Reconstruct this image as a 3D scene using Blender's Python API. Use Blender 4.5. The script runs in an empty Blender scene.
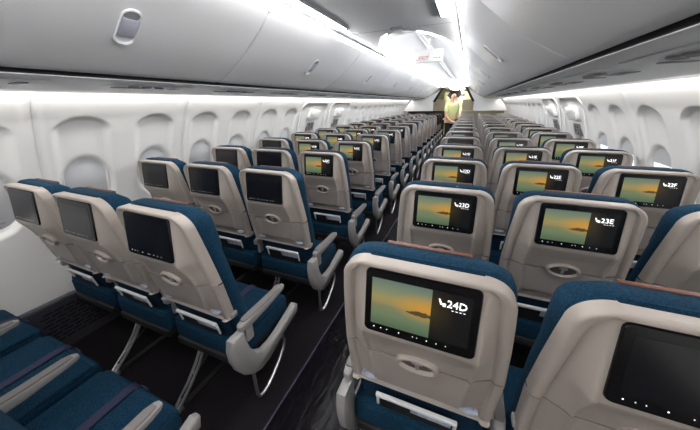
import bpy, bmesh, math, random
from mathutils import Vector, Matrix

random.seed(7)
SC = bpy.context.scene
COL = SC.collection
PI = math.pi

# ------------------------------------------------------------------ camera, world, exposure
yaw, pit, rol = .4015, -.3312, -.0193
F = Vector((-math.sin(yaw)*math.cos(pit), math.cos(yaw)*math.cos(pit), math.sin(pit)))
R0 = Vector((math.cos(yaw), math.sin(yaw), 0)); U0 = R0.cross(F)
RX = R0*math.cos(rol) + U0*math.sin(rol); UX = U0*math.cos(rol) - R0*math.sin(rol)
cam_d = bpy.data.cameras.new('camera'); cam = bpy.data.objects.new('camera', cam_d); COL.objects.link(cam)
M = Matrix((RX, UX, -F)).transposed().to_4x4(); M.translation = Vector((.6286, -.6068, 1.617))
cam.matrix_world = M
cam_d.sensor_width = 36; cam_d.lens = 274.06/700*36; cam_d.shift_y = (198.26-215)/700; cam_d.clip_start = .02
SC.camera = cam
W = bpy.data.worlds.new('world'); SC.world = W; W.use_nodes = True
W.node_tree.nodes['Background'].inputs[0].default_value = (.8, .85, 1, 1)
W.node_tree.nodes['Background'].inputs[1].default_value = .05
SC.view_settings.view_transform = 'Standard'; SC.view_settings.look = 'None'
SC.view_settings.exposure = 0.3; SC.view_settings.gamma = 1
SC.cycles.max_bounces = 10; SC.cycles.diffuse_bounces = 8
WASH, STRIP, BAND, COVE = 19.0, 8.0, 30.0, 26.0            # strengths of the cabin's own strip lights

# ------------------------------------------------------------------ materials
def srgb(r, g, b):
    f = lambda c: (c/255/12.92) if c/255 <= .04045 else ((c/255+.055)/1.055)**2.4
    return (f(r), f(g), f(b), 1)
def mat(name, col, rough=.5, metal=0, bump=0, scale=200, vary=0, spec=.5, coat=0):
    m = bpy.data.materials.new(name); m.use_nodes = True
    nt = m.node_tree; b = nt.nodes['Principled BSDF']
    b.inputs['Base Color'].default_value = col; b.inputs['Roughness'].default_value = rough
    b.inputs['Metallic'].default_value = metal; b.inputs['Specular IOR Level'].default_value = spec
    b.inputs['Coat Weight'].default_value = coat
    if bump or vary:
        tc = nt.nodes.new('ShaderNodeTexCoord'); n = nt.nodes.new('ShaderNodeTexNoise')
        n.inputs['Scale'].default_value = scale; n.inputs['Detail'].default_value = 3
        nt.links.new(tc.outputs['Object'], n.inputs['Vector'])
        if vary:
            r = nt.nodes.new('ShaderNodeValToRGB')
            a, c = r.color_ramp.elements
            a.position = .35; c.position = .65
            a.color = [x*(1-vary) for x in col[:3]]+[1]; c.color = [min(1, x*(1+vary)) for x in col[:3]]+[1]
            nt.links.new(n.outputs['Fac'], r.inputs[0]); nt.links.new(r.outputs[0], b.inputs['Base Color'])
        if bump:
            bp = nt.nodes.new('ShaderNodeBump'); bp.inputs['Strength'].default_value = bump
            bp.inputs['Distance'].default_value = .002
            nt.links.new(n.outputs['Fac'], bp.inputs['Height']); nt.links.new(bp.outputs[0], b.inputs['Normal'])
    return m
def emit(name, col, s, base=(.8, .8, .8, 1)):
    m = bpy.data.materials.new(name); m.use_nodes = True
    b = m.node_tree.nodes['Principled BSDF']
    b.inputs['Base Color'].default_value = base
    b.inputs['Emission Color'].default_value = col; b.inputs['Emission Strength'].default_value = s
    return m
tan = mat('shell plastic', srgb(162, 153, 145), .42, bump=.05, scale=900)
tray = mat('tray plastic', srgb(155, 147, 141), .42, bump=.05, scale=900)
greyp = mat('grey plastic', srgb(146, 144, 143), .4)
pockm = mat('pocket rim', srgb(224, 224, 226), .35)
recm = mat('recess brown grey', srgb(84, 76, 72), .6)
pad = mat('armrest pad', srgb(112, 108, 106), .55, bump=.1, scale=500)
blue = mat('blue knit fabric', srgb(11, 48, 70), .9, bump=1, scale=190, vary=.45, spec=.2)
bluedk = mat('blue back fabric', srgb(10, 42, 62), .9, bump=.6, scale=260, vary=.3, spec=.2)
belt = mat('belt webbing', srgb(30, 33, 66), .7, bump=.3, scale=400)
strapm = mat('brown leather', srgb(98, 58, 42), .5)
bezel = mat('bezel black', srgb(14, 14, 16), .22, spec=.5)
offm = mat('dark screen', srgb(20, 20, 24), .18, spec=.6)
metal = mat('brushed aluminium', srgb(190, 190, 192), .32, metal=.9)
darkm = mat('dark frame', srgb(26, 26, 28), .6)
black = mat('black netting', srgb(12, 13, 16), .8)
card = mat('printed card', srgb(176, 184, 200), .5, vary=.25, scale=40)
white = mat('cabin white', srgb(228, 227, 226), .5, bump=.02, scale=300)
wallw = mat('sidewall white', srgb(238, 237, 235), .5)
ceilw = mat('ceiling grey white', srgb(222, 223, 226), .6)
binw = mat('bin white', srgb(238, 238, 240), .38, spec=.4)
psuw = mat('service panel white', srgb(232, 234, 237), .45)
gap = mat('gap black', srgb(10, 10, 11), .7)
shade = mat('window shade', srgb(205, 206, 209), .5)
greyd = mat('grey detail', srgb(120, 122, 128), .5)
latchm = mat('latch grey', srgb(176, 178, 192), .3)
latchg = mat('latch recess grey', srgb(150, 150, 153), .5)
grille = mat('dado grey', srgb(48, 46, 56), .6)
slotm = mat('slot black', srgb(12, 11, 13), .8)
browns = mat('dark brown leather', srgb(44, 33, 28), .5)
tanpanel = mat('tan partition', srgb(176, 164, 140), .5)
cream = mat('galley cream', srgb(226, 222, 178), .5)
redt = mat('red lettering', srgb(150, 22, 20), .5)
ink = mat('placard ink', srgb(70, 66, 66), .5)
icon = emit('icon white', (1, 1, 1, 1), 1.1)
wash_m = emit('wall wash strip', (1, .98, .95, 1), WASH)
strip_m = emit('ceiling strip', (1, .99, .98, 1), STRIP)
band_m = emit('bin light band', (1, .99, .98, 1), BAND)
cove_m = emit('cove strip', (.88, .93, 1, 1), COVE)
day_m = emit('daylight pane', (.82, .92, 1, 1), .9)
exit_m = emit('exit sign face', (1, .98, .95, 1), .12, (.42, .41, .40, 1))
skin = mat('skin', srgb(205, 160, 135), .6)
hair = mat('hair', srgb(24, 20, 18), .6)
vest = mat('hi vis vest', srgb(212, 214, 150), .7)
shirt = mat('pale shirt', srgb(216, 214, 190), .7)
trousers = mat('black trousers', srgb(22, 22, 26), .8)

def carpet_mat():
    m = mat('carpet', srgb(30, 27, 30), .95, bump=.8, scale=350, vary=.4, spec=.1)
    return m
carpet = carpet_mat()
def film_mat():
    m = bpy.data.materials.new('protective film'); m.use_nodes = True
    nt = m.node_tree; b = nt.nodes['Principled BSDF']
    b.inputs['Base Color'].default_value = srgb(15, 13, 18); b.inputs['Roughness'].default_value = .22; b.inputs['Specular IOR Level'].default_value = .12
    tc = nt.nodes.new('ShaderNodeTexCoord'); mp = nt.nodes.new('ShaderNodeMapping')
    mp.inputs['Scale'].default_value = (6, 2.2, 1); mp.inputs['Rotation'].default_value = (0, 0, .45)
    n = nt.nodes.new('ShaderNodeTexNoise'); n.inputs['Scale'].default_value = 2.6; n.inputs['Detail'].default_value = 2
    n.inputs['Distortion'].default_value = .7
    bp = nt.nodes.new('ShaderNodeBump'); bp.inputs['Strength'].default_value = 1; bp.inputs['Distance'].default_value = .0045
    L = nt.links.new
    L(tc.outputs['Object'], mp.inputs[0]); L(mp.outputs[0], n.inputs['Vector']); L(n.outputs['Fac'], bp.inputs['Height'])
    L(bp.outputs[0], b.inputs['Normal'])
    return m
film = film_mat()
tapem = mat('purple grey edge', srgb(78, 70, 92), .4)

DW, DH = .250, .138          # lit picture on the seat screen (whole panel)
def display_mat():
    """sunset over a bay on the left two thirds, dark panel on the right"""
    m = bpy.data.materials.new('seat display'); m.use_nodes = True
    nt = m.node_tree; b = nt.nodes['Principled BSDF']; L = nt.links.new
    def math_(op, a, c=None, d=None, clamp=False):
        n = nt.nodes.new('ShaderNodeMath'); n.operation = op; n.use_clamp = clamp
        for i, v in enumerate((a, c, d)):
            if v is None: continue
            if isinstance(v, (int, float)): n.inputs[i].default_value = v
            else: L(v, n.inputs[i])
        return n.outputs[0]
    def mix(f, a, c):
        n = nt.nodes.new('ShaderNodeMix'); n.data_type = 'RGBA'
        L(f, n.inputs['Factor'])
        for s, v in (('A', a), ('B', c)):
            i = [k for k in n.inputs if k.identifier == s+'_Color'][0]
            if isinstance(v, tuple): i.default_value = v
            else: L(v, i)
        return [o for o in n.outputs if o.identifier == 'Result_Color'][0]
    tc = nt.nodes.new('ShaderNodeTexCoord'); sp = nt.nodes.new('ShaderNodeSeparateXYZ')
    L(tc.outputs['Object'], sp.inputs[0])
    u = math_('ADD', math_('DIVIDE', sp.outputs[0], DW), .5)
    v = math_('ADD', math_('DIVIDE', sp.outputs[2], DH), .5)
    ramp = nt.nodes.new('ShaderNodeValToRGB'); cr = ramp.color_ramp
    stops = [(0, (88, 112, 84)), (.25, (120, 138, 104)), (.44, (138, 142, 102)), (.5, (168, 152, 98)), (.62, (172, 160, 104)), (.8, (138, 150, 118)), (1, (112, 132, 118))]
    cr.elements[0].position = 0; cr.elements[0].color = srgb(*stops[0][1])
    cr.elements[1].position = 1; cr.elements[1].color = srgb(*stops[-1][1])
    for p, c in stops[1:-1]:
        e = cr.elements.new(p); e.color = srgb(*c)
    L(v, ramp.inputs[0])
    du = math_('MULTIPLY', math_('SUBTRACT', u, .58), 2.6); dv = math_('MULTIPLY', math_('SUBTRACT', v, .56), 3.2)
    dist = math_('SQRT', math_('ADD', math_('MULTIPLY', du, du), math_('MULTIPLY', dv, dv)))
    glow = math_('SUBTRACT', 1, dist, clamp=True)
    sky = mix(math_('MULTIPLY', glow, .85), ramp.outputs[0], srgb(236, 166, 44))
    # headland
    n = nt.nodes.new('ShaderNodeTexNoise'); n.inputs['Scale'].default_value = 70; L(tc.outputs['Object'], n.inputs['Vector'])
    hu = math_('DIVIDE', math_('SUBTRACT', u, .53), .16)
    hh = math_('SUBTRACT', 1, math_('MULTIPLY', hu, hu))
    top = math_('ADD', math_('MULTIPLY', hh, .05), math_('MULTIPLY', math_('SUBTRACT', n.outputs['Fac'], .5), .08))
    land = math_('LESS_THAN', math_('ABSOLUTE', math_('SUBTRACT', v, .44)), top)
    pic = mix(math_('MULTIPLY', land, .85), sky, srgb(48, 46, 34))
    # dark panel
    dp = math_('MULTIPLY', math_('SUBTRACT', .86, u, clamp=True), 1.3, clamp=True)
    dp = math_('MULTIPLY', dp, math_('SUBTRACT', 1, math_('MULTIPLY', math_('ABSOLUTE', math_('SUBTRACT', v, .58)), 2.0), clamp=True))
    panel = mix(dp, srgb(12, 12, 13), srgb(120, 96, 20))
    col = mix(math_('GREATER_THAN', u, .625), pic, panel)
    b.inputs['Base Color'].default_value = (.01, .01, .01, 1); b.inputs['Roughness'].default_value = .2
    L(col, b.inputs['Emission Color']); b.inputs['Emission Strength'].default_value = .6
    return m
disp_m = display_mat()

# ------------------------------------------------------------------ mesh helpers
class MB:
    def __init__(s): s.v = []; s.f = []
    def add(s, vs, fs):
        o = len(s.v); s.v += [tuple(p) for p in vs]; s.f += [tuple(i+o for i in f) for f in fs]
    def box(s, c, d, r=0, seg=2, rot=None):
        bm = bmesh.new(); bmesh.ops.create_cube(bm, size=1)
        bmesh.ops.scale(bm, vec=d, verts=bm.verts)
        if r: bmesh.ops.bevel(bm, geom=list(bm.edges), offset=r, segments=seg, profile=.5, affect='EDGES')
        if rot is not None: bmesh.ops.rotate(bm, cent=(0, 0, 0), matrix=rot, verts=bm.verts)
        bmesh.ops.translate(bm, vec=c, verts=bm.verts)
        bm.verts.index_update()
        s.add([v.co[:] for v in bm.verts], [[v.index for v in f.verts] for f in bm.faces]); bm.free()
    def tube(s, pts, r, n=8, cap=True):
        pts = [Vector(p) for p in pts]; rings = []
        for i, p in enumerate(pts):
            t = (pts[min(i+1, len(pts)-1)]-pts[max(i-1, 0)]).normalized()
            a = t.cross(Vector((1, 0, 0)) if abs(t.x) < .9 else Vector((0, 0, 1))).normalized(); b = t.cross(a)
            rr = r[i] if isinstance(r, (list, tuple)) else r
            rings.append([p+a*rr*math.cos(2*PI*k/n)+b*rr*math.sin(2*PI*k/n) for k in range(n)])
        s.loft(rings, cap)
    def loft(s, rings, cap=True, closed=True):
        n = len(rings[0]); vs = [p for r in rings for p in r]; fs = []
        for i in range(len(rings)-1):
            for k in range(n if closed else n-1):
                fs.append((i*n+k, i*n+(k+1) % n, (i+1)*n+(k+1) % n, (i+1)*n+k))
        if cap: fs += [tuple(range(n))[::-1], tuple(range((len(rings)-1)*n, len(rings)*n))]
        s.add(vs, fs)
    def grid(s, us, vs, fn):
        nu = len(us); pts = [fn(u, v) for v in vs for u in us]
        fs = [(j*nu+i, j*nu+i+1, (j+1)*nu+i+1, (j+1)*nu+i) for j in range(len(vs)-1) for i in range(nu-1)]
        s.add(pts, fs)
    def prism(s, poly, axis, a, b):
        """poly: 2D points; axis 'x' -> (y,z), 'y' -> (x,z), 'z' -> (x,y)"""
        def P(p, t): return {'x': (t, p[0], p[1]), 'y': (p[0], t, p[1]), 'z': (p[0], p[1], t)}[axis]
        n = len(poly)
        s.add([P(p, a) for p in poly]+[P(p, b) for p in poly],
              [tuple(range(n)), tuple(range(2*n-1, n-1, -1))]+[(i, i+n, (i+1) % n+n, (i+1) % n) for i in range(n)])
    def mesh(s, name, m, smooth=40):
        me = bpy.data.meshes.new(name); me.from_pydata(s.v, [], s.f)
        bm = bmesh.new(); bm.from_mesh(me); bmesh.ops.recalc_face_normals(bm, faces=bm.faces); bm.to_mesh(me); bm.free()
        me.materials.append(m)
        if smooth:
            me.polygons.foreach_set('use_smooth', [True]*len(me.polygons)); me.set_sharp_from_angle(angle=math.radians(smooth))
        return me
    def build(s, name, m, parent=None, loc=(0, 0, 0), smooth=40):
        return obj(name, s.mesh(name, m, smooth), parent, loc)
def obj(name, me, parent=None, loc=(0, 0, 0)):
    o = bpy.data.objects.new(name, me); COL.objects.link(o); o.parent = parent; o.location = loc
    return o
def thing(name, label, cat, loc=(0, 0, 0), group=None, rz=0):
    o = bpy.data.objects.new(name, None); COL.objects.link(o); o.location = loc; o.rotation_euler = (0, 0, rz)
    o.empty_display_size = .1
    return tag(o, label, cat, group)
def tag(o, label, cat, group=None):
    o['label'] = label; o['category'] = cat
    if group: o['group'] = group
    return o
def struct(o): o['kind'] = 'structure'; return o
def sm(a, b, x):
    t = max(0, min(1, (x-a)/(b-a))); return t*t*(3-2*t)
def lerp(a, b, t): return a+(b-a)*t
def interp(tab, z):
    if z <= tab[0][0]: return tab[0][1]
    for (a, x), (b, y) in zip(tab, tab[1:]):
        if z <= b: return lerp(x, y, (z-a)/(b-a))
    return tab[-1][1]
def frange(a, b, n): return [a+(b-a)*i/(n-1) for i in range(n)]
def super_ring(cx, cy, hx, hy, z, n=28, e=3.2):
    r = []
    for k in range(n):
        t = 2*PI*k/n; c, s_ = math.cos(t), math.sin(t)
        r.append((cx+hx*math.copysign(abs(c)**(2/e), c), cy+hy*math.copysign(abs(s_)**(2/e), s_), z))
    return r
def rrect(hx, hz, r, n=5):
    p = []
    for cx, cz, a0 in ((hx-r, hz-r, 0), (-hx+r, hz-r, PI/2), (-hx+r, -hz+r, PI), (hx-r, -hz+r, 1.5*PI)):
        p += [(cx+r*math.cos(a0+PI/2*i/n), cz+r*math.sin(a0+PI/2*i/n)) for i in range(n+1)]
    return p
_txt = {}
def text_mesh(s, size, m, depth=.0008):
    c = bpy.data.curves.new('lettering', 'FONT'); c.body = s; c.size = size; c.extrude = depth; c.align_x = 'LEFT'; c.resolution_u = 2
    o = bpy.data.objects.new('lettering', c); COL.objects.link(o)
    dg = bpy.context.evaluated_depsgraph_get(); me = bpy.data.meshes.new_from_object(o.evaluated_get(dg))
    bpy.data.objects.remove(o); bpy.data.curves.remove(c)
    me.materials.clear(); me.materials.append(m)
    me.transform(Matrix.Rotation(PI/2, 4, 'X'))        # stands up, facing -y
    return me
ORD = ['first', 'second', 'third', 'fourth', 'fifth', 'sixth', 'seventh', 'eighth', 'ninth', 'tenth', 'eleventh', 'twelfth', 'thirteenth', 'fourteenth', 'fifteenth', 'sixteenth', 'seventeenth', 'eighteenth', 'nineteenth', 'twentieth']

# ------------------------------------------------------------------ cabin shell
Y0, Y1 = -3.6, 16.0
ZC, RC = .6, 2.0
def wall_x(z): return math.sqrt(RC*RC-(z-ZC)**2)
WPITCH, WY, RS = .495, .465, .10       # the right-hand lining sits a little further forward
def win_y(k): return WY+WPITCH*k
EXITS = {4: 3.62, 5: 4.62}
def recess(y, z):
    """outward depth of the moulded sidewall lining"""
    k = round((y-WY)/WPITCH); yc = win_y(k); dy = abs(y-yc)
    d = 0
    in_exit = 3.18 < y < 5.08
    if not in_exit:
        hw = .175
        edge_z = 1.44+.13*math.sqrt(max(0, 1-(dy/hw)**2)) if dy < hw else 0
        side = sm(hw, hw-.06, dy)
        if z < edge_z:
            d += .032*sm(edge_z, edge_z-.02, z)*max(.0, min(1, (z-.72)/.85))*side
        e = math.sqrt((dy/.165)**2+((z-1.08)/.225)**2)
        d += .045*sm(1.02, .72, e)
        s = (y-(win_y(0)-WPITCH/2)) / (2*WPITCH); s = abs(s-round(s))*2*WPITCH
        d -= .010*sm(.06, .02, s); d += .010*sm(.009, .003, s)
    else:
        for yc in EXITS.values():
            dy2 = abs(y-yc)
            d -= .03*sm(.47, .45, dy2)*sm(.40, .38, dy2)*0
            ins = max(dy2/.40, abs(z-1.02)/.62)
            d += .014*sm(1.0, .94, ins)
            e = math.sqrt((dy2/.16)**2+((z-1.1)/.22)**2)
            d += .03*sm(1.05, .75, e)
    return d
ys = []
y = Y0
while y < Y1:
    ys.append(y)
    y += .05 if y < -.6 else (.0115 if y < 3.2 else (.018 if y < 5.2 else .03))
ys.append(Y1)
zs = frange(.33, .8, 14)[:-1]+frange(.8, 1.40, 44)[:-1]+frange(1.40, 1.60, 26)[:-1]+frange(1.60, 1.712, 5)
for side, nm in ((-1, 'left'), (1, 'right')):
    mb = MB()
    mb.grid(ys, zs, lambda y, z: (side*(wall_x(z)+recess(y-(RS if side > 0 else 0), z)), y, z))
    struct(mb.build('wall_'+nm, wallw, smooth=60))
    # dark dado with return air slots
    mb = MB(); mb.grid([Y0, Y1], [0, .33], lambda y, z: (side*(1.86+.055*z/.33), y, z))
    mb.grid([Y0, Y1], [0, 1], lambda y, t: (side*(1.915+.03*t), y, .33))
    d = struct(mb.build('baseboard_'+nm, grille))
    mb = MB()
    yy = -.9
    while yy < (4 if side < 0 else 3):
        if ((yy+.12) % .5) > .07:
            for j in range(9):
                z = .075+j*.026
                xx = side*(1.86+.055*z/.33-.003)
                mb.box((xx, yy+(.0 if j % 2 else .02), z), (.004, .05, .011))
        yy += .062
    sl = mb.build('grille_slots', slotm, d, smooth=0); sl['kind'] = 'stuff'

mb = MB(); mb.grid([-1.95, 1.95], [Y0, Y1], lambda x, y: (x, y, 0))
struct(mb.build('floor', carpet))
mb = MB(); mb.grid([-2.1, 2.1], [0, 2.7], lambda x, z: (x, Y0, z)); struct(mb.build('wall_back', white))
mb = MB(); mb.grid([-2.1, 2.1], [0, 2.7], lambda x, z: (x, Y1, z)); struct(mb.build('wall_front', cream))

# ceiling with its rounded opening, then the raised dome
OY, OA, OB, OEND = 2.02, .465, 1.7, 10.9
def open_hw(y):
    if y <= OY: return 0
    if y >= OY+OB: return OA
    t = 1-(y-OY)/OB; return OA*math.sqrt(1-t*t)
CZ, CE = 2.2, .495
def cz(x): return CZ
mb = MB()
mb.grid(frange(-CE, CE, 15), [Y0, 1.955], lambda x, y: (x, y, cz(x)))
mb.grid(frange(-CE, CE, 15), [1.962, OY], lambda x, y: (x, y, cz(x)))
oys = [OY+OB*(1-math.cos(PI/2*i/40)) for i in range(41)]+frange(OY+OB, OEND, 12)[1:]
for s_ in (-1, 1):
    mb.grid(frange(0, 1, 8), oys, lambda t, y: (s_*lerp(open_hw(y), CE, t), y, cz(lerp(open_hw(y), CE, t))))
mb.grid(frange(-CE, CE, 15), [OEND, Y1], lambda x, y: (x, y, cz(x)))
for s_ in (-1, 1): mb.grid([Y0, OEND], [0, 1], lambda y, t: (s_*lerp(.488, .486, t), y, lerp(2.2, 2.180, t)))
struct(mb.build('ceiling', ceilw, smooth=30))
mb = MB()
def dome_z(x, y):
    h = max(open_hw(y), .02); q = min(1, abs(x)/h)
    return CZ-.02+(.20*sm(0, 1.3, y-OY)+.02)*(1-q**2.6)**.7+.008
mb.grid(frange(-1, 1, 25), oys, lambda t, y: (t*(open_hw(y)+.004), y, dome_z(t*open_hw(y), y)))
mb.grid(frange(-1, 1, 25), [0, 1], lambda t, k: (t*(OA+.004), OEND, lerp(CZ-.03, dome_z(t*OA, OEND), k)))
struct(mb.build('ceiling_dome', white, smooth=50))
for s_, nm in ((-1, 'left'), (1, 'right')):
    mb = MB(); mb.grid([0, 1], oys[8:], lambda t, y: (s_*(max(open_hw(y), .02)-.010-.006*t), y, CZ-.010+.035*t))
    tag(mb.build('cove_light', cove_m), 'bluish white cove light along the %s rim of the raised ceiling dome' % nm, 'light', 'cove lights around the ceiling dome')
mb = MB()
for x in (-.05, .0):
    mb.box((x, 6.4, CZ+.185), (.014, 8.0, .02), .004)
struct(mb.build('trim_1', white))
mb = MB(); mb.prism([(x, z) for x, z in rrect(.48, .035, .02)], 'y', 10.86, 10.96)
hd = mb.build('trim_2', white, loc=(0, 0, CZ-.03)); struct(hd)

# ceiling strip lights
for s_, nm in ((-1, 'left'), (1, 'right')):
    t = thing('ceiling_light', 'long white ceiling light strip on the %s edge of the near ceiling' % nm, 'light', (s_*.405, -.8, CZ-.004), 'ceiling light strips')
    mb = MB(); mb.box((0, 0, -.002), (.078, 5.06, .014), .006, 3); mb.build('diffuser', strip_m, t)
    mb = MB(); mb.box((-s_*0.046, 0, -.001), (.010, 5.1, .012), .002); mb.build('housing', darkm if s_ > 0 else greyd, t)
# cove that lights the bin faces
for s_, nm in ((-1, 'left'), (1, 'right')):
    mb = MB(); mb.grid([Y0, 10.8], [0, 1], lambda y, t: (s_*lerp(.506, .499, t), y, lerp(2.156, 2.196, t)))
    tag(mb.build('bin_light', band_m), 'thin white light line along the top edge of the %s overhead bins' % nm, 'light', 'light lines above the bins')
    mb = MB(); mb.grid([Y0, 11], [0, 1], lambda y, t: (s_*lerp(.518, .505, t), y, lerp(2.140, 2.200, t)))  # opaque backing plate added to block the band's glow on its outboard side
    struct(mb.build('trim_%d' % (3 if s_ < 0 else 4), white))
mb = MB()
mb.box((0, 0, 0), (.10, .03, .008), .003); mb.box((.045, .06, .001), (.02, .02, .006), .002); mb.box((-.05, .05, .001), (.012, .012, .006), .002)
tag(mb.build('ceiling_vent', greyd, loc=(-.0, 1.90, CZ-.004)), 'small grey vent plate on the ceiling just before the dome', 'vent')

# ------------------------------------------------------------------ overhead bins
BP = [(.508, 2.155), (.55, 2.10), (.609, 2.042), (.698, 1.969), (.757, 1.917), (.843, 1.863), (.93, 1.812), (.985, 1.787), (1.02, 1.775), (1.035, 1.778), (1.045, 1.79)]
def bin_unit(side, k):
    y0 = -.58+1.53*k+.004; y1 = y0+1.53-.008
    if k == 7: y1 = 10.95
    t = thing('overhead_bin', 'closed white overhead bin, %s from the camera along the %s side' % (ORD[k+1], 'left' if side < 0 else 'right'), 'overhead bin', (0, (y0+y1)/2, 1.775), 'overhead bins on the %s' % ('left' if side < 0 else 'right'))
    h = (y1-y0)/2; mb = MB()
    prof = BP + [(1.5, 1.80), (1.5, 2.3), (.52, 2.3)]
    ed = [(-h, .010), (-h+.006, .003), (-h+.014, 0), (h-.014, 0), (h-.006, .003), (h, .010)]
    rings = [[(side*(x+o*.7), y, z-1.775+o*.7) for x, z in prof] for y, o in ed]
    mb.loft(rings, True); mb.build('door', binw, t, smooth=35)
    # recessed latch, an oblong lying along the slope
    cx, cz_ = .735, 1.937
    sl = Vector((.58, 0, -.50)).normalized(); nrm = Vector((-.50, 0, -.58)).normalized()
    def on(a, b, d): p = Vector((cx, 0, cz_))+sl*a+nrm*d; return (side*p.x, b+.07, p.z-1.775)
    ov = [(q[1], q[0]) for q in rrect(.037, .080, .034, 6)]
    mb = MB(); mb.loft([[on(a*f, b*f, d) for a, b in ov] for f, d in ((1.12, -.006), (1.10, .006), (1.0, .007), (.93, -.0005))], True)
    lt = mb.build('latch', binw, t)
    mb = MB(); mb.loft([[on(a*f-.0, b*f, d) for a, b in [(q[1], q[0]) for q in rrect(.033, .044, .01, 4)]] for f, d in ((1, -.004), (.98, .006), (.9, .008))], True)
    mb.build('latch_paddle', latchm, lt)
    mb = MB(); mb.loft([[on(a*f-.060, b*f, d) for a, b in [(q[1], q[0]) for q in rrect(.029, .02, .018, 4)]] for f, d in ((1, -.004), (.98, .0035))], True)
    mb.build('latch_recess', latchg, lt)
for side in (-1, 1):
    for k in range(-2 if False else -1, 8): bin_unit(side, k)
    nm = 'left' if side < 0 else 'right'
    mb = MB(); mb.grid([Y0, 11], [0, 1, 2], lambda y, t: (side*(1.034, 1.05, 1.05)[int(t)], y, (1.757, 1.757, 1.80)[int(t)]))
    struct(mb.build('trim_gap_'+nm, gap))
    # continuous under-bin trim from the gap to the wall light
    mb = MB(); mb.grid([Y0, 11], range(7), lambda y, i: (side*(1.035, 1.03, 1.05, 1.12, 1.25, 1.40, 1.588)[i], y, (1.758, 1.753, 1.749, 1.747, 1.743, 1.736, 1.719)[i]))
    struct(mb.build('trim_under_bin_'+nm, psuw, smooth=30))
    mb = MB(); mb.grid([Y0, 11], [0, 1], lambda y, t: (side*lerp(1.590, 1.645, t), y, 1.726))
    tag(mb.build('wall_light', wash_m), 'white light line washing down the %s sidewall under the bins' % nm, 'light', 'wall wash lights')
    mb = MB(); mb.grid([Y0, 11], [0, 1], lambda y, t: (side*lerp(1.645, 1.70, t), y, lerp(1.727, 1.70, t)))
    struct(mb.build('trim_lip_'+nm, white))
    # passenger service panels
    for k in range(-1, 10):
        yy = .62+.7366*k
        t = thing('service_panel', 'passenger service panel, %s from the camera under the %s bins' % (ORD[k+1], nm), 'service panel', (side*1.25, yy, 1.745), 'service panels on the %s' % nm)
        mb = MB(); mb.box((0, 0, -.002), (.24, .46, .006), .002); mb.build('panel', psuw, t)
        for j in range(3):
            mb = MB(); mb.loft([[(-side*.05+r*math.cos(a*PI/8), -.12+j*.075+r*math.sin(a*PI/8), z) for a in range(16)] for r, z in ((.026, -.008), (.026, -.016), (.018, -.017), (.014, -.012))], True)
            mb.build('reading_light', latchg, t)
        mb = MB()
        for j in range(7): mb.box((side*.055, -.16+j*.03, -.011), (.06, .014, .004))
        mb.build('air_grille', latchg, t)
        mb = MB(); mb.box((side*.02, .17, -.012), (.10, .035, .005), .002); mb.build('sign_lens', latchg, t)

# ------------------------------------------------------------------ windows
def window(side, k, yc, openw, n):
    zc = 1.09
    x0 = wall_x(zc)+.035; tilt = math.atan2(zc-ZC, wall_x(zc))
    def P(a, b, d): return (side*(x0-d+-(b*math.tan(tilt))), yc+a, zc+b)
    ring = rrect(.128, .19, .115, 7)
    mb = MB(); mb.loft([[P(a*f, b*f, d) for a, b in ring] for f, d in ((1.14, -.03), (1.12, .006), (1.06, .012), (1.0, .008), (.96, -.004))], False)
    o = struct(mb.build('window_%d' % n, white))
    mb = MB(); mb.loft([[P(a*f, b*f, d) for a, b in ring] for f, d in ((.98, -.003), (.97, -.002))], True)
    mb.build('window_pane' if openw else 'window_shade', day_m if openw else shade, o)
    if openw:
        mb = MB(); mb.loft([[P(a*.97, b*.97+0, d) for a, b in ring if b > .0] for d in (-.002, .004)], True); mb.build('window_shade', shade, o)
    else:
        mb = MB(); c = P(0, -.14, .002); mb.box(c, (.012, .09, .016), .004); mb.build('shade_handle', greyp, o)
n = 1
for side in (-1, 1):
    for k in range(-2, 20):
        yc = win_y(k)
        if 3.1 < yc < 5.15: continue
        window(side, k, yc+(RS if side > 0 else 0), side > 0 and k in (5, 6, 3, 4, 11, 12), n); n += 1
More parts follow.
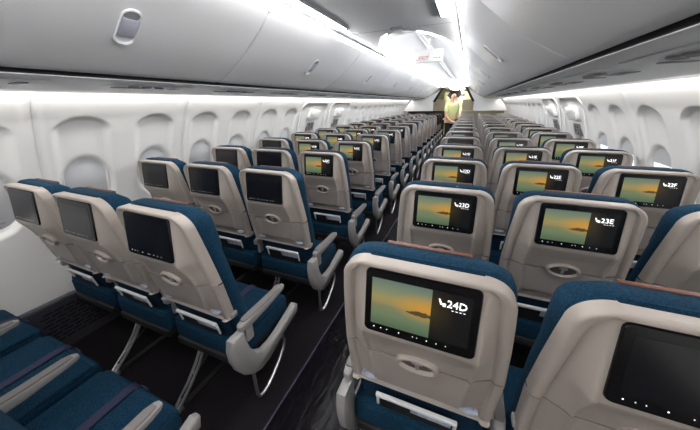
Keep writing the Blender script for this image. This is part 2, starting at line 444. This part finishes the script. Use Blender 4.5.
# overwing exit hatches
for side in (-1, 1):
    for i, yc in enumerate(EXITS.values()):
        yc += RS if side > 0 else 0
        nm = ('left', 'right')[side > 0]
        t = thing('exit_hatch', '%s overwing exit hatch in the %s sidewall with red lettering and placard' % (('nearer', 'farther')[i], nm), 'exit hatch', (side*wall_x(1.1), yc, .45), 'overwing exit hatches')
        def P(a, z, d): return (side*(wall_x(z)-d)-side*wall_x(1.1), a, z-.45)
        outl = [(a, 1.14+b) for a, b in rrect(.42, .50, .12, 5)]
        mb = MB(); rr = []
        for f, d in ((1.05, -.01), (1.045, .008), (1.0, .010), (.97, -.02)):
            rr.append([P(a*f, 1.14+(z-1.14)*f, d) for a, z in outl])
        mb.loft(rr, False); mb.build('frame', white, t)
        mb = MB(); mb.loft([[P(a*f, 1.45+b*f, d) for a, b in rrect(.17, .075, .05)] for f, d in ((1.05, -.03), (1, .03), (.85, .04))], True); mb.build('handle_cover', wallw, t)
        mb = MB(); mb.loft([[P(a*f, 1.265+b*f, d) for a, b in rrect(.10, .07, .012)] for f, d in ((1, -.03), (1, .006))], True)
        pl = mb.build('placard', greyp, t)
        mb = MB()
        for j, (a, b, w_, h_) in enumerate([(-.05, .03, .05, .03), (.03, .035, .06, .02), (-.03, -.01, .10, .012), (.045, -.005, .03, .045), (-.045, -.04, .05, .02)]):
            mb.loft([[P(a+x*w_, 1.265+b+y_*h_, d) for x, y_ in ((-.5, -.5), (.5, -.5), (.5, .5), (-.5, .5))] for d in (.003, .0075)], True)
        mb.build('placard_print', ink, pl, smooth=0)
        for z, s_, nmx in ((1.445, .05, 'handle_lettering'), (1.63, .045, 'exit_lettering')):
            me = text_mesh('EXIT', s_, redt)
            me.transform(Matrix.Rotation(side*PI/2, 4, 'Z'))
            o = obj(nmx, me, t); o.location = P(side*.06, z, .045 if z < 1.5 else .012)
            o.rotation_euler = (0, side*.40, 0)
        e = [(.16*math.cos(a*PI/10)*.78, 1.02+.2*math.sin(a*PI/10)) for a in range(20)]
        mb = MB(); mb.loft([[P(a*f, 1.02+(z-1.02)*f-.02, d) for a, z in e] for f, d in ((1.1, -.07), (1.06, -.012), (.95, -.03))], False); mb.build('window_ring', white, t)

# ------------------------------------------------------------------ exit sign under the dome
t = thing('exit_sign', 'white hanging exit sign with red lettering under the ceiling dome', 'exit sign', (.07, 3.35, 2.10))
mb = MB(); mb.box((0, 0, .075), (.335, .05, .15), .006); mb.build('sign_box', exit_m, t)
mb = MB(); mb.box((0, 0, .2), (.03, .02, .14), .003); mb.build('bracket', white, t)
o = obj('exit_lettering', text_mesh('EXIT', .062, redt), t, (-.125, -.0265, .028))
mb = MB()
mb.prism([(-.150, .03), (-.135, .018), (-.135, .042)], 'y', -.0265, -.0255); mb.prism([(.150, .045), (.13, .033), (.13, .057)], 'y', -.0265, -.0255)
mb.box((.09, -.026, .045), (.06, .001, .007)); mb.build('arrows', redt, t, smooth=0)
mb = MB(); mb.box((.0, -.026, .075), (.003, .001, .06)); mb.build('divider_line', redt, t, smooth=0)

# ------------------------------------------------------------------ aisle film
mb = MB()
def film_z(x, y): return .004+.0035*math.sin(7*y+9*x)*math.sin(5.1*y-6*x+1)
mb.grid(frange(-.185, .28, 24), frange(-1.5, 11, 260), lambda x, y: (x, y, film_z(x, y)+.003))
ff = tag(mb.build('floor_film', film), 'wrinkled dark plastic film covering the aisle carpet', 'floor film')
mb = MB(); mb.grid([0, 1, 2, 3], frange(-1.5, 11, 60), lambda i, y: (-.194+.004*i, y, (.004, .012, .012, .005)[int(i)]))
mb.build('film_edge', tapem, ff)

# ------------------------------------------------------------------ seat parts (local: floor origin, y=0 plane of the screen top, -y towards the camera)
def yb(z): return .1*(1.22-z)/.54
HW = [(.64, .234), (.70, .238), (.86, .243), (1.0, .235), (1.1, .227), (1.2, .216), (1.25, .213)]
POD = [(.64, .086), (.70, .074), (.86, .044), (.90, .030), (.94, .014), (.98, -.010), (1.0, -.0190), (1.2, .004), (1.25, .006)]
PW = [(.64, .125), (.72, .132), (.86, .150), (1.0, .152), (1.25, .152)]
ZT, RT = 1.219, .075
def shell_pt(a, edge, z, top, extra=0):
    """a: 0..1 across half the width, edge: wrap depth round the side; top: the upper shell with its rounded shoulders"""
    hw = interp(HW, min(z, ZT-RT) if top else z)
    hw0 = hw
    if top and z > ZT-RT: hw -= RT-math.sqrt(max(0, RT*RT-(z-(ZT-RT))**2))
    w = interp(PW, z); lim = hw-.034
    x = (a*hw)
    d_edge = hw-x
    if top: d_edge = min(d_edge, (ZT-z)*1.8+.004) if z < ZT-RT*.3 or x < hw0-RT else min(d_edge, (ZT-z)*1.8+.004)
    side = max(0, min(1, (hw0-.036-x)/max(.01, hw0-.036-w-.004)))
    if not top: side *= sm(.690, .714, z)
    y_ = lerp(yb(z)+.004, interp(POD, z), side)
    ridge = math.exp(-((x-w-.004)/.006)**2)*sm(1.06, .97, z)*(1 if top else sm(.69, .716, z))
    y_ -= .007*ridge
    rim = sm(.036, .026, d_edge)                     # rounded frame round the outline
    y_ -= .011*rim*(1-max(0, 1-d_edge/.012)**2*.9)
    y_ += edge+extra
    return x, y_, z
def shell_us():
    l = [(0, 0), (.2, 0), (.4, 0), (.52, 0), (.58, 0), (.60, 0), (.62, 0), (.635, 0), (.65, 0), (.665, 0), (.68, 0), (.70, 0), (.73, 0), (.77, 0), (.81, 0), (.835, 0), (.85, 0), (.87, 0), (.89, 0), (.92, 0), (.95, 0), (.97, 0), (.985, 0), (1, .002), (1, .035)]
    return [(-a, e, -1) for a, e in reversed(l)][:-1]+[(a, e, 1) for a, e in l]
US = shell_us()
def shell_grid(zrows, top):
    mb = MB()
    def fn(u, v):
        x, y_, z = shell_pt(abs(u[0]), u[1], v[0], top, v[1])
        return (x*u[2], y_, z+v[2])
    mb.grid(US, zrows, fn)
    return mb
zr = [(.868, .02, 0), (.868, 0, 0)]+[(z, 0, 0) for z in frange(.875, 1.0, 12)[:-1]+frange(1.0, ZT-RT, 9)]
zr += [(ZT-RT+RT*math.sin(t), 0, 0) for t in frange(.12, PI/2, 14)]+[(ZT, .012, .0005), (ZT, .035, .0005)]
M_shell = shell_grid(zr, True).mesh('back_shell', tan, 50)
zr = [(.655, .02, -.016), (.655, -.012, -.007)]+[(z, 0, 0) for z in frange(.655, .69, 4)[:-1]+frange(.69, .716, 7)[:-1]+frange(.716, .861, 8)]+[(.861, .02, 0)]
M_tray = shell_grid(zr, False).mesh('tray_table', tray, 50)
def lathe_oval(rings, n=24):
    return [[(rx*math.cos(2*PI*i/n), y_, rz*math.sin(2*PI*i/n)) for i in range(n)] for rx, rz, y_ in rings]
mb = MB(); mb.loft(lathe_oval([(.068, .042, .016), (.066, .040, -.006), (.062, .037, -.011), (.056, .031, -.011), (.051, .026, .004)]), False)
M_cup = mb.mesh('cup_holder', tan)
mb = MB(); mb.loft(lathe_oval([(.053, .028, .001), (.051, .027, .002)]), True); M_cupin = mb.mesh('cup_holder_recess', recm)
mb = MB(); mb.box((0, -.002, 0), (.012, .012, .036), .004); mb.box((0, -.001, .012), (.034, .010, .011), .004); M_latch = mb.mesh('table_latch', greyp)
mb = MB(); mb.loft(lathe_oval([(.030, .012, .012), (.029, .0115, -.004), (.023, .007, -.006)], 14), True); M_jack = mb.mesh('audio_jack', card)
# screen group is built in its own plane: x, -y out, z with origin at the centre of the bezel
SW, SH, ST = .289, .189, -.1065
mb = MB(); op = rrect(SW/2, SH/2, .014, 4)
mb.loft([[(x*f, d, z*f) for x, z in op] for f, d in ((1.0, .012), (1.0, -.002), (.985, -.005))], True); M_bezel = mb.mesh('screen_bezel', bezel)
mb = MB(); mb.prism([(-DW/2, -DH/2), (DW/2, -DH/2), (DW/2, DH/2), (-DW/2, DH/2)], 'y', -.0062, -.004)
M_disp = mb.mesh('display', disp_m, 0)
mb = MB(); mb.prism([(-DW/2, -DH/2), (DW/2, -DH/2), (DW/2, DH/2), (-DW/2, DH/2)], 'y', -.0056, -.004)
M_off = mb.mesh('display', offm, 0)
mb = MB()
for i, x in enumerate((-.115, -.095, -.078, -.045, -.008, .003, .028, .052, .075)):
    r = .0011 if i % 3 else .0015
    mb.prism([(x+r*math.cos(a*PI/4), -.077+r*math.sin(a*PI/4)) for a in range(8)], 'y', -.0058, -.005)
M_icons = mb.mesh('touch_icons', icon, 0)
# fabric
secs = []
for z in frange(.42, 1.07, 14):
    hx = .236-.008*sm(.9, 1.07, z); hy = .055-.012*sm(.5, .42, z)
    secs.append(super_ring(0, yb(z)+.022+hy, hx, hy, z, 30, 4))
mb = MB(); mb.loft(secs, True); M_back = mb.mesh('back_cushion', blue, 60)
secs = []
HT = 1.224
for z in [1.0, 1.01, 1.03, 1.06, 1.10, 1.13, 1.15, 1.17, 1.19, 1.20, 1.210, 1.218, 1.2228]:
    r = .075; t_ = max(0, z-(HT-r)); cut = r-math.sqrt(max(0, r*r-t_*t_))
    hx = .229-cut; hy = .068-.02*sm(1.04, 1.0, z)-.035*sm(1.18, HT, z)
    secs.append(super_ring(0, yb(min(z, 1.22))+.012+.068, hx, hy, z, 30, 4))
mb = MB(); mb.loft(secs, True); M_head = mb.mesh('headrest', blue, 60)
mb = MB(); mb.box((0, .115, 1.2225), (.235, .016, .006), .002); mb.box((0, .124, 1.208), (.235, .005, .03), .002); M_strap = mb.mesh('headrest_strap', strapm)
mb = MB(); mb.box((0, .33, .42), (.486, .42, .125), .028, 4); mb.box((-.122, .32, .478), (.236, .38, .02), .009, 3); mb.box((.122, .32, .478), (.236, .38, .02), .009, 3)
M_cush = mb.mesh('seat_cushion', blue, 60)
mb = MB()
pth = [(.0, .13, .505), (-.005, .22, .494), (-.008, .32, .492), (-.012, .42, .492), (-.016, .50, .490), (-.018, .537, .478), (-.018, .548, .44), (-.018, .548, .40)]
mb.grid([-.022, .022], range(len(pth)), lambda w, i: (pth[i][0]+w, pth[i][1], pth[i][2]+.003))
mb.grid([-.022, .022], range(len(pth)), lambda w, i: (pth[i][0]+w, pth[i][1], pth[i][2]))
mb.box((-.018, .553, .42), (.05, .012, .04), .004)
M_belt = mb.mesh('seat_belt', belt, 60)
mb = MB(); mb.box((0, .31, .345), (.46, .40, .05), .012); mb.tube([(-.242, .20, .325), (.242, .20, .325)], .022); mb.tube([(-.242, .45, .325), (.242, .45, .325)], .022)
M_base = mb.mesh('seat_base', darkm)
# lower back pocket
def low(z, o=0): return yb(z)-o
mb = MB()
mb.box((0, low(.59, .016), .59), (.285, .016, .016), .004, rot=Matrix.Rotation(.2, 3, 'X'))
for q in (-1, 1): mb.box((q*.137, low(.555, .013), .556), (.012, .010, .075), .004, rot=Matrix.Rotation(.19, 3, 'X'))
M_pock = mb.mesh('literature_pocket', pockm)
mb = MB(); mb.grid([-.132, .132], [.40, .50, .585], lambda x, z: (x, low(z, .006 if z > .45 else -.01)+.0, z)); M_net = mb.mesh('pocket_net', black)
mb = MB(); mb.box((.055, low(.555, .011), .558), (.14, .004, .045), .001, rot=Matrix.Rotation(.25, 3, 'X')); M_card = mb.mesh('safety_card', card)
mb = MB(); mb.grid([-.20, .20], [.655, .55, .45, .40], lambda x, z: (x, yb(z)+.016, z)); M_low = mb.mesh('lower_back_cover', bluedk)
# armrests
def arm_mesh():
    mb = MB(); rings = []
    for y_, hw, hz, zc in ((.118, .010, .012, .592), (.126, .017, .020, .592), (.16, .021, .026, .592), (.30, .022, .022, .595), (.43, .021, .016, .603), (.462, .018, .013, .604), (.475, .010, .008, .604)):
        rings.append([(p[0], y_, p[2]+zc) for p in [(a, 0, b) for a, b in rrect(hw, hz, min(hw, hz)*.45, 3)]])
    mb.loft(rings, True)
    mb.box((0, .175, .535), (.024, .05, .11), .010)
    return mb
M_arm = arm_mesh().mesh('armrest', greyp)
mb = MB(); mb.loft([[(x*hw, y_, z+dz) for x, dz in ((-1, 0), (-.9, .006), (.9, .006), (1, 0))] for y_, hw, z in ((.145, .013, .6165), (.165, .019, .6185), (.30, .0195, .6155), (.43, .0185, .6175), (.455, .014, .615))], True)
M_pad = mb.mesh('armrest_pad', pad)
def shroud_mesh(s):
    outer = [(.055, .575), (.042, .52), (.046, .455), (.065, .38), (.10, .315), (.15, .265), (.205, .24), (.27, .24), (.34, .262), (.43, .295), (.52, .32), (.575, .335)]
    inner = [(.585, .385), (.56, .405), (.47, .378), (.38, .35), (.30, .338), (.24, .345), (.19, .385), (.16, .44), (.145, .50), (.135, .575)]
    poly = outer+inner; cx = sum(p[0] for p in poly)/len(poly); cz2 = .35
    mb = MB()
    mid = [((a+c)/2) for a, c in poly]
    def off(f):
        out = []
        for i, p in enumerate(poly):
            a, c = poly[i-1], poly[(i+1) % len(poly)]
            d = Vector((c[0]-a[0], c[1]-a[1])).normalized(); out.append((p[0]-d.y*f, p[1]+d.x*f))
        return out
    rings = []
    for x, f in ((.246, .008), (.25, 0), (.272, 0), (.283, .004), (.289, .012)):
        rings.append([(s*x, a, b) for a, b in off(f)])
    mb.loft(rings, True)
    return mb.mesh('armrest_shroud', greyp, 50)
M_shroud = {s: shroud_mesh(s) for s in (-1, 1)}
def bar_mesh(s):
    mb = MB(); p = [(.165, .26), (.166, .16), (.170, .085), (.182, .054), (.21, .042), (.25, .046), (.31, .075), (.38, .125), (.425, .17), (.44, .21), (.43, .25), (.40, .285)]
    mb.tube([(s*.262, a, b) for a, b in p], .0095, 8); return mb.mesh('baggage_bar', metal)
M_bar = {s: bar_mesh(s) for s in (-1, 1)}
mb = MB()
for dx in (-.014, .014):
    mb.tube([(dx, -.045, .012), (dx, -.02, .035), (dx, .06, .10), (dx, .13, .175), (dx, .18, .25), (dx, .205, .33)], .0085, 8)
for y_, z in ((.02, .067), (.10, .14), (.17, .23)): mb.tube([(-.014, y_, z), (.014, y_, z)], .008, 6)
mb.box((0, -.045, .012), (.05, .07, .022), .004)
M_leg = mb.mesh('leg', metal)
mb = MB(); mb.box((0, .44, .165), (.03, .035, .33), .006); mb.box((0, .2, .006), (.035, .56, .012), .003); mb.tube([(0, .0, .06), (0, .43, .30)], .007, 6)
M_fleg = mb.mesh('leg', darkm)
mb = MB(); mb.box((0, .01, 0), (.014, .04, .022), .005); M_hinge = mb.mesh('recline_hinge', greyp)
M_bshell = M_shell.copy(); M_bshell.materials[0] = browns
M_bback = M_back.copy(); M_bback.materials[0] = browns
M_bhead = M_head.copy(); M_bhead.materials[0] = browns

PLN, DYL, XA, XS = .7366, .0289, .561, .5391
SCR_C = (0, -math.sin(-ST)*0-.0, 0)
zc_s = 1.2-SH/2*math.cos(ST); yc_s = -SH/2*math.sin(-ST)
OFFS = {('A', 0), ('B', 0), ('C', 0), ('A', 1), ('B', 1), ('C', 1), ('A', 2), ('B', 2), ('A', 3), ('E', 0), ('F', 0), ('D', 4), ('D', 8), ('D', 10), ('E', 7)}
def seat(colm, row):
    i = 'ABCDEF'.index(colm); left = i < 3
    x = -(XA+(2-i)*XS) if left else XA+(i-3)*XS
    y_ = row*PLN+(DYL if left else 0)
    lit = row >= 0 and (colm, row) not in OFFS
    brown = colm == 'C' and row >= 13
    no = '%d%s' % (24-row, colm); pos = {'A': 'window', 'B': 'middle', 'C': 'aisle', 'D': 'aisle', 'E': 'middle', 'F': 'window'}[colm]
    sd = 'left' if left else 'right'
    if row < 0: lab = 'blue %s seat at the bottom left, mostly its cushion and armrest showing' % pos
    elif brown: lab = 'dark brown seat by the aisle on the left, %s row from the camera' % ORD[row]
    elif lit and row <= 3 and no in ('24D', '23D', '23E', '22E', '22F', '22D'): lab = 'blue and beige %s seat right of the aisle, screen reads %s' % (pos, no)
    else: lab = 'blue and beige %s seat %s of the aisle, %s row %s, screen %s' % (pos, sd, ORD[row], 'of visible backs' if left else 'from the camera', 'lit' if lit else 'dark')
    t = thing('airline_seat', lab, 'seat', (x, y_, 0), 'economy seats %s of the aisle' % sd)
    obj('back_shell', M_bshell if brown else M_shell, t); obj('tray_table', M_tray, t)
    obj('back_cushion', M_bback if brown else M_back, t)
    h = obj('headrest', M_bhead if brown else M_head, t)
    obj('seat_cushion', M_cush, t); obj('seat_base', M_base, t); obj('lower_back_cover', M_low, t)
    b = obj('screen_bezel', M_bezel, t, (0, yc_s, zc_s)); b.rotation_euler = (-ST*-1*-1*-1 if False else -ST*-1, 0, 0)
    b.rotation_euler = (ST, 0, 0)
    obj('display', M_disp if lit else M_off, b, (0, 0, .003))
    near = row <= 7
    if near:
        c = obj('cup_holder', M_cup, t, (.004, .034, .872)); c.rotation_euler = (.27, 0, 0)
        obj('cup_holder_recess', M_cupin, c); obj('table_latch', M_latch, c)
        for s in (-1, 1): obj('audio_jack', M_jack, t, (s*.165, yb(.69)-.006, .684))
        obj('headrest_strap', M_strap, h)
        obj('seat_belt', M_belt, t)
        obj('touch_icons', M_icons, b)
        p = obj('literature_pocket', M_pock, t); obj('pocket_net', M_net, p); obj('safety_card', M_card, p)
        if lit and row <= 6:
            me = text_mesh(no, .027, icon)
            # little reclined-seat sign left of the number
            bm = bmesh.new(); bm.from_mesh(me)
            for pts in ([(-.020, .018), (-.016, .018), (-.012, .008), (-.002, .008), (-.002, .003), (-.015, .003)], [(-.010, .001), (-.002, .001), (-.002, -.001), (-.010, -.001)]):
                bm.faces.new([bm.verts.new((a, 0, c_)) for a, c_ in pts])
            for k in range(4):
                a0 = .012+k*.009
                bm.faces.new([bm.verts.new(q) for q in ((a0, 0, -.008), (a0+.005, 0, -.008), (a0+.005, 0, -.0065), (a0, 0, -.0065))])
            bm.to_mesh(me); bm.free()
            obj('seat_number', me, b, (.067, -.0072, .036))
    # armrests: each seat brings the one on its left, the right-hand seat of a bench also its right one
    for s in ([-1, 1] if colm in 'CF' else [-1]):
        a = obj('armrest', M_arm, t, (s*XS/2, 0, 0)); obj('armrest_pad', M_pad, a)
    aisle = {'C': 1, 'D': -1}.get(colm)
    if aisle:
        obj('armrest_shroud', M_shroud[aisle], t); obj('baggage_bar', M_bar[aisle], t)
    for s in (-1, 1): obj('recline_hinge', M_hinge, t, (s*.236, yb(.66)+.02, .662))
    lx = {'C': -.14, 'B': -.19, 'D': .14, 'E': .19}.get(colm)
    if lx is not None: obj('leg', M_leg, t, (lx, 0, 0)); obj('leg', M_fleg, t, (lx, 0, 0))
for row in range(-1, 15):
    for colm in ('ABC' if row < 0 else 'ABCDEF'): seat(colm, row)

# ------------------------------------------------------------------ far end: class divider, forward cabin, people
DVY = 11.0
for s_, nm in ((-1, 'left'), (1, 'right')):
    t = thing('class_divider', 'white class divider wing at the far end, %s of the aisle, with black edge' % nm, 'divider', (s_*1.2, DVY, 0), 'class divider')
    mb = MB(); mb.prism([(s_*x-s_*1.2, z) for x, z in ((.40, 2.12), (.72, 1.64), (.72, 1.30), (1.84, 1.30), (1.74, 1.5), (1.56, 1.70), (1.05, 1.73))], 'y', 0, .04); mb.build('panel', white, t)
    mb = MB(); mb.prism([(s_*x-s_*1.2, z) for x, z in ((.35, 2.17), (.43, 2.17), (.74, 1.64), (.66, 1.62))], 'y', -.03, .05); mb.build('edge_seal', gap, t)
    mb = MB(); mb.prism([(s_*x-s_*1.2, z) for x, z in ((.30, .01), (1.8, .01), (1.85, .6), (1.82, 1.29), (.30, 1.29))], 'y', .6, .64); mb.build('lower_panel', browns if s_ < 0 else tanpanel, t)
    mb = MB(); mb.prism([(s_*x-s_*1.2, z) for x, z in ((.32, 1.3), (1.82, 1.3), (1.55, 1.70), (.32, 1.70))], 'y', .61, .63); mb.build('upper_panel', tanpanel, t)
t = thing('galley_unit', 'pale yellowish galley front beyond the far end of the aisle', 'galley', (.0, 15.2, 0))
mb = MB(); mb.box((0, 0, 1.05), (1.3, .5, 2.1), .02); mb.build('cabinet', cream, t)
for j in range(3):
    for k in range(2):
        mb = MB(); mb.box((-.28+k*.56, -.26, .4+j*.62), (.5, .02, .52), .01); mb.build('door', cream, t)
mb = MB(); mb.box((.05, -.27, 1.95), (.5, .02, .14), .01); mb.build('dark_panel', greyd, t)
mb = MB(); mb.box((0, 13.2, CZ-.02), (.5, 3.4, .02), .008)  # glowing panel added to brighten the forward cabin
tag(mb.build('forward_fill_light', emit('forward fill glow', (1, .98, .85, 1), 13)), 'added glowing panel brightening the forward cabin beyond the divider', 'light')

def skinned(name, verts, edges, radii, m, parent=None, sub=2):
    me = bpy.data.meshes.new(name); me.from_pydata(verts, edges, [])
    o = bpy.data.objects.new(name, me); COL.objects.link(o); o.parent = parent
    md = o.modifiers.new('skin', 'SKIN'); md.use_smooth_shade = True
    for v, r in zip(me.skin_vertices[0].data, radii): v.radius = r if isinstance(r, tuple) else (r, r)
    me.skin_vertices[0].data[0].use_root = True
    s = o.modifiers.new('sub', 'SUBSURF'); s.levels = sub; s.render_levels = sub
    dg = bpy.context.evaluated_depsgraph_get()
    me2 = bpy.data.meshes.new_from_object(o.evaluated_get(dg)); o.modifiers.clear(); o.data = me2
    me2.materials.clear(); me2.materials.append(m)
    return o
def person(loc, rz, label, s=1.0, top=vest):
    t = thing('person', label, 'person', loc, 'people at the far end of the aisle', rz)
    V, E, Rr = [], [], []
    def chain(start, pts):
        p = start
        for co, r in pts:
            V.append(tuple(c*s for c in co)); Rr.append(tuple(q*s for q in r) if isinstance(r, tuple) else r*s)
            if p is not None: E.append((p, len(V)-1))
            p = len(V)-1
        return p
    chain(None, [((0, 0, .98), (.15, .10))])
    ch = chain(0, [((0, 0, 1.15), (.135, .095)), ((0, -.01, 1.33), (.155, .105)), ((0, 0, 1.44), (.10, .075)), ((0, -.005, 1.51), .052), ((0, -.02, 1.58), .068), ((0, -.02, 1.67), (.078, .09)), ((0, -.01, 1.735), (.06, .07))])
    for q in (-1, 1):
        w = chain(2, [((q*.165, 0, 1.40), .056), ((q*.20, .01, 1.25), .046), ((q*.205, -.02, 1.10), .040), ((q*.20, -.16, .98), .032), ((q*.17, -.24, .95), .026), ((q*.16, -.29, .94), (.036, .018))])
        for f in range(4):
            chain(w, [((q*(.135+f*.018), -.335-.004*(1.5-abs(f-1.5)), .932), .0085), ((q*(.135+f*.018), -.355, .905), .008)])
        chain(w, [((q*.118, -.30, .945), .009), ((q*.108, -.325, .935), .008)])
        chain(0, [((q*.09, 0, .88), .088), ((q*.10, -.01, .50), .058), ((q*.10, .015, .28), .052), ((q*.10, .02, .08), .036), ((q*.105, -.08, .035), (.036, .03)), ((q*.105, -.15, .03), (.03, .02))])
    skinned('body', V, E, Rr, skin, t)
    def part(name, spec, m):
        V2, E2, R2 = [], [], []
        for par, co, r in spec:
            V2.append(tuple(c*s for c in co)); R2.append(tuple(q*s for q in r) if isinstance(r, tuple) else r*s)
            if par is not None: E2.append((par, len(V2)-1))
        skinned(name, V2, E2, R2, m, t)
    part('hi_vis_top', [(None, (0, 0, .90), (.185, .135)), (0, (0, 0, 1.15), (.165, .122)), (1, (0, -.01, 1.33), (.178, .128)), (2, (0, 0, 1.445), (.10, .085)),
                        (2, (.175, 0, 1.405), .069), (4, (.205, .0, 1.18), .058), (2, (-.175, 0, 1.405), .069), (6, (-.205, .0, 1.18), .058)], top)
    part('trousers', [(None, (0, 0, .98), (.16, .112)), (0, (.09, 0, .86), .1), (1, (.10, -.01, .50), .072), (2, (.10, .018, .10), .058), (0, (-.09, 0, .86), .1), (4, (-.10, -.01, .50), .072), (5, (-.10, .018, .10), .058)], trousers)
    part('hair', [(None, (0, .015, 1.70), (.088, .09)), (0, (0, .0, 1.745), (.075, .08)), (0, (0, .05, 1.64), (.075, .05)), (2, (0, .06, 1.56), (.05, .03))], hair)
    mb = MB()
    for q in (-1, 1):
        mb.box((q*.03*s, -.106*s, 1.672*s), (.022*s, .008*s, .012*s), .003)
    mb.box((0, -.095*s, 1.607*s), (.04*s, .01*s, .008*s), .002); mb.build('face_marks', hair, t)
person((.06, 9.2, 0), .9, 'person in a pale yellow vest standing in the aisle, the left of the two heads', 1.09)
person((.15, 10.2, 0), -1.45, 'person in a pale yellow vest behind the first, the right of the two heads', 1.12, shirt)
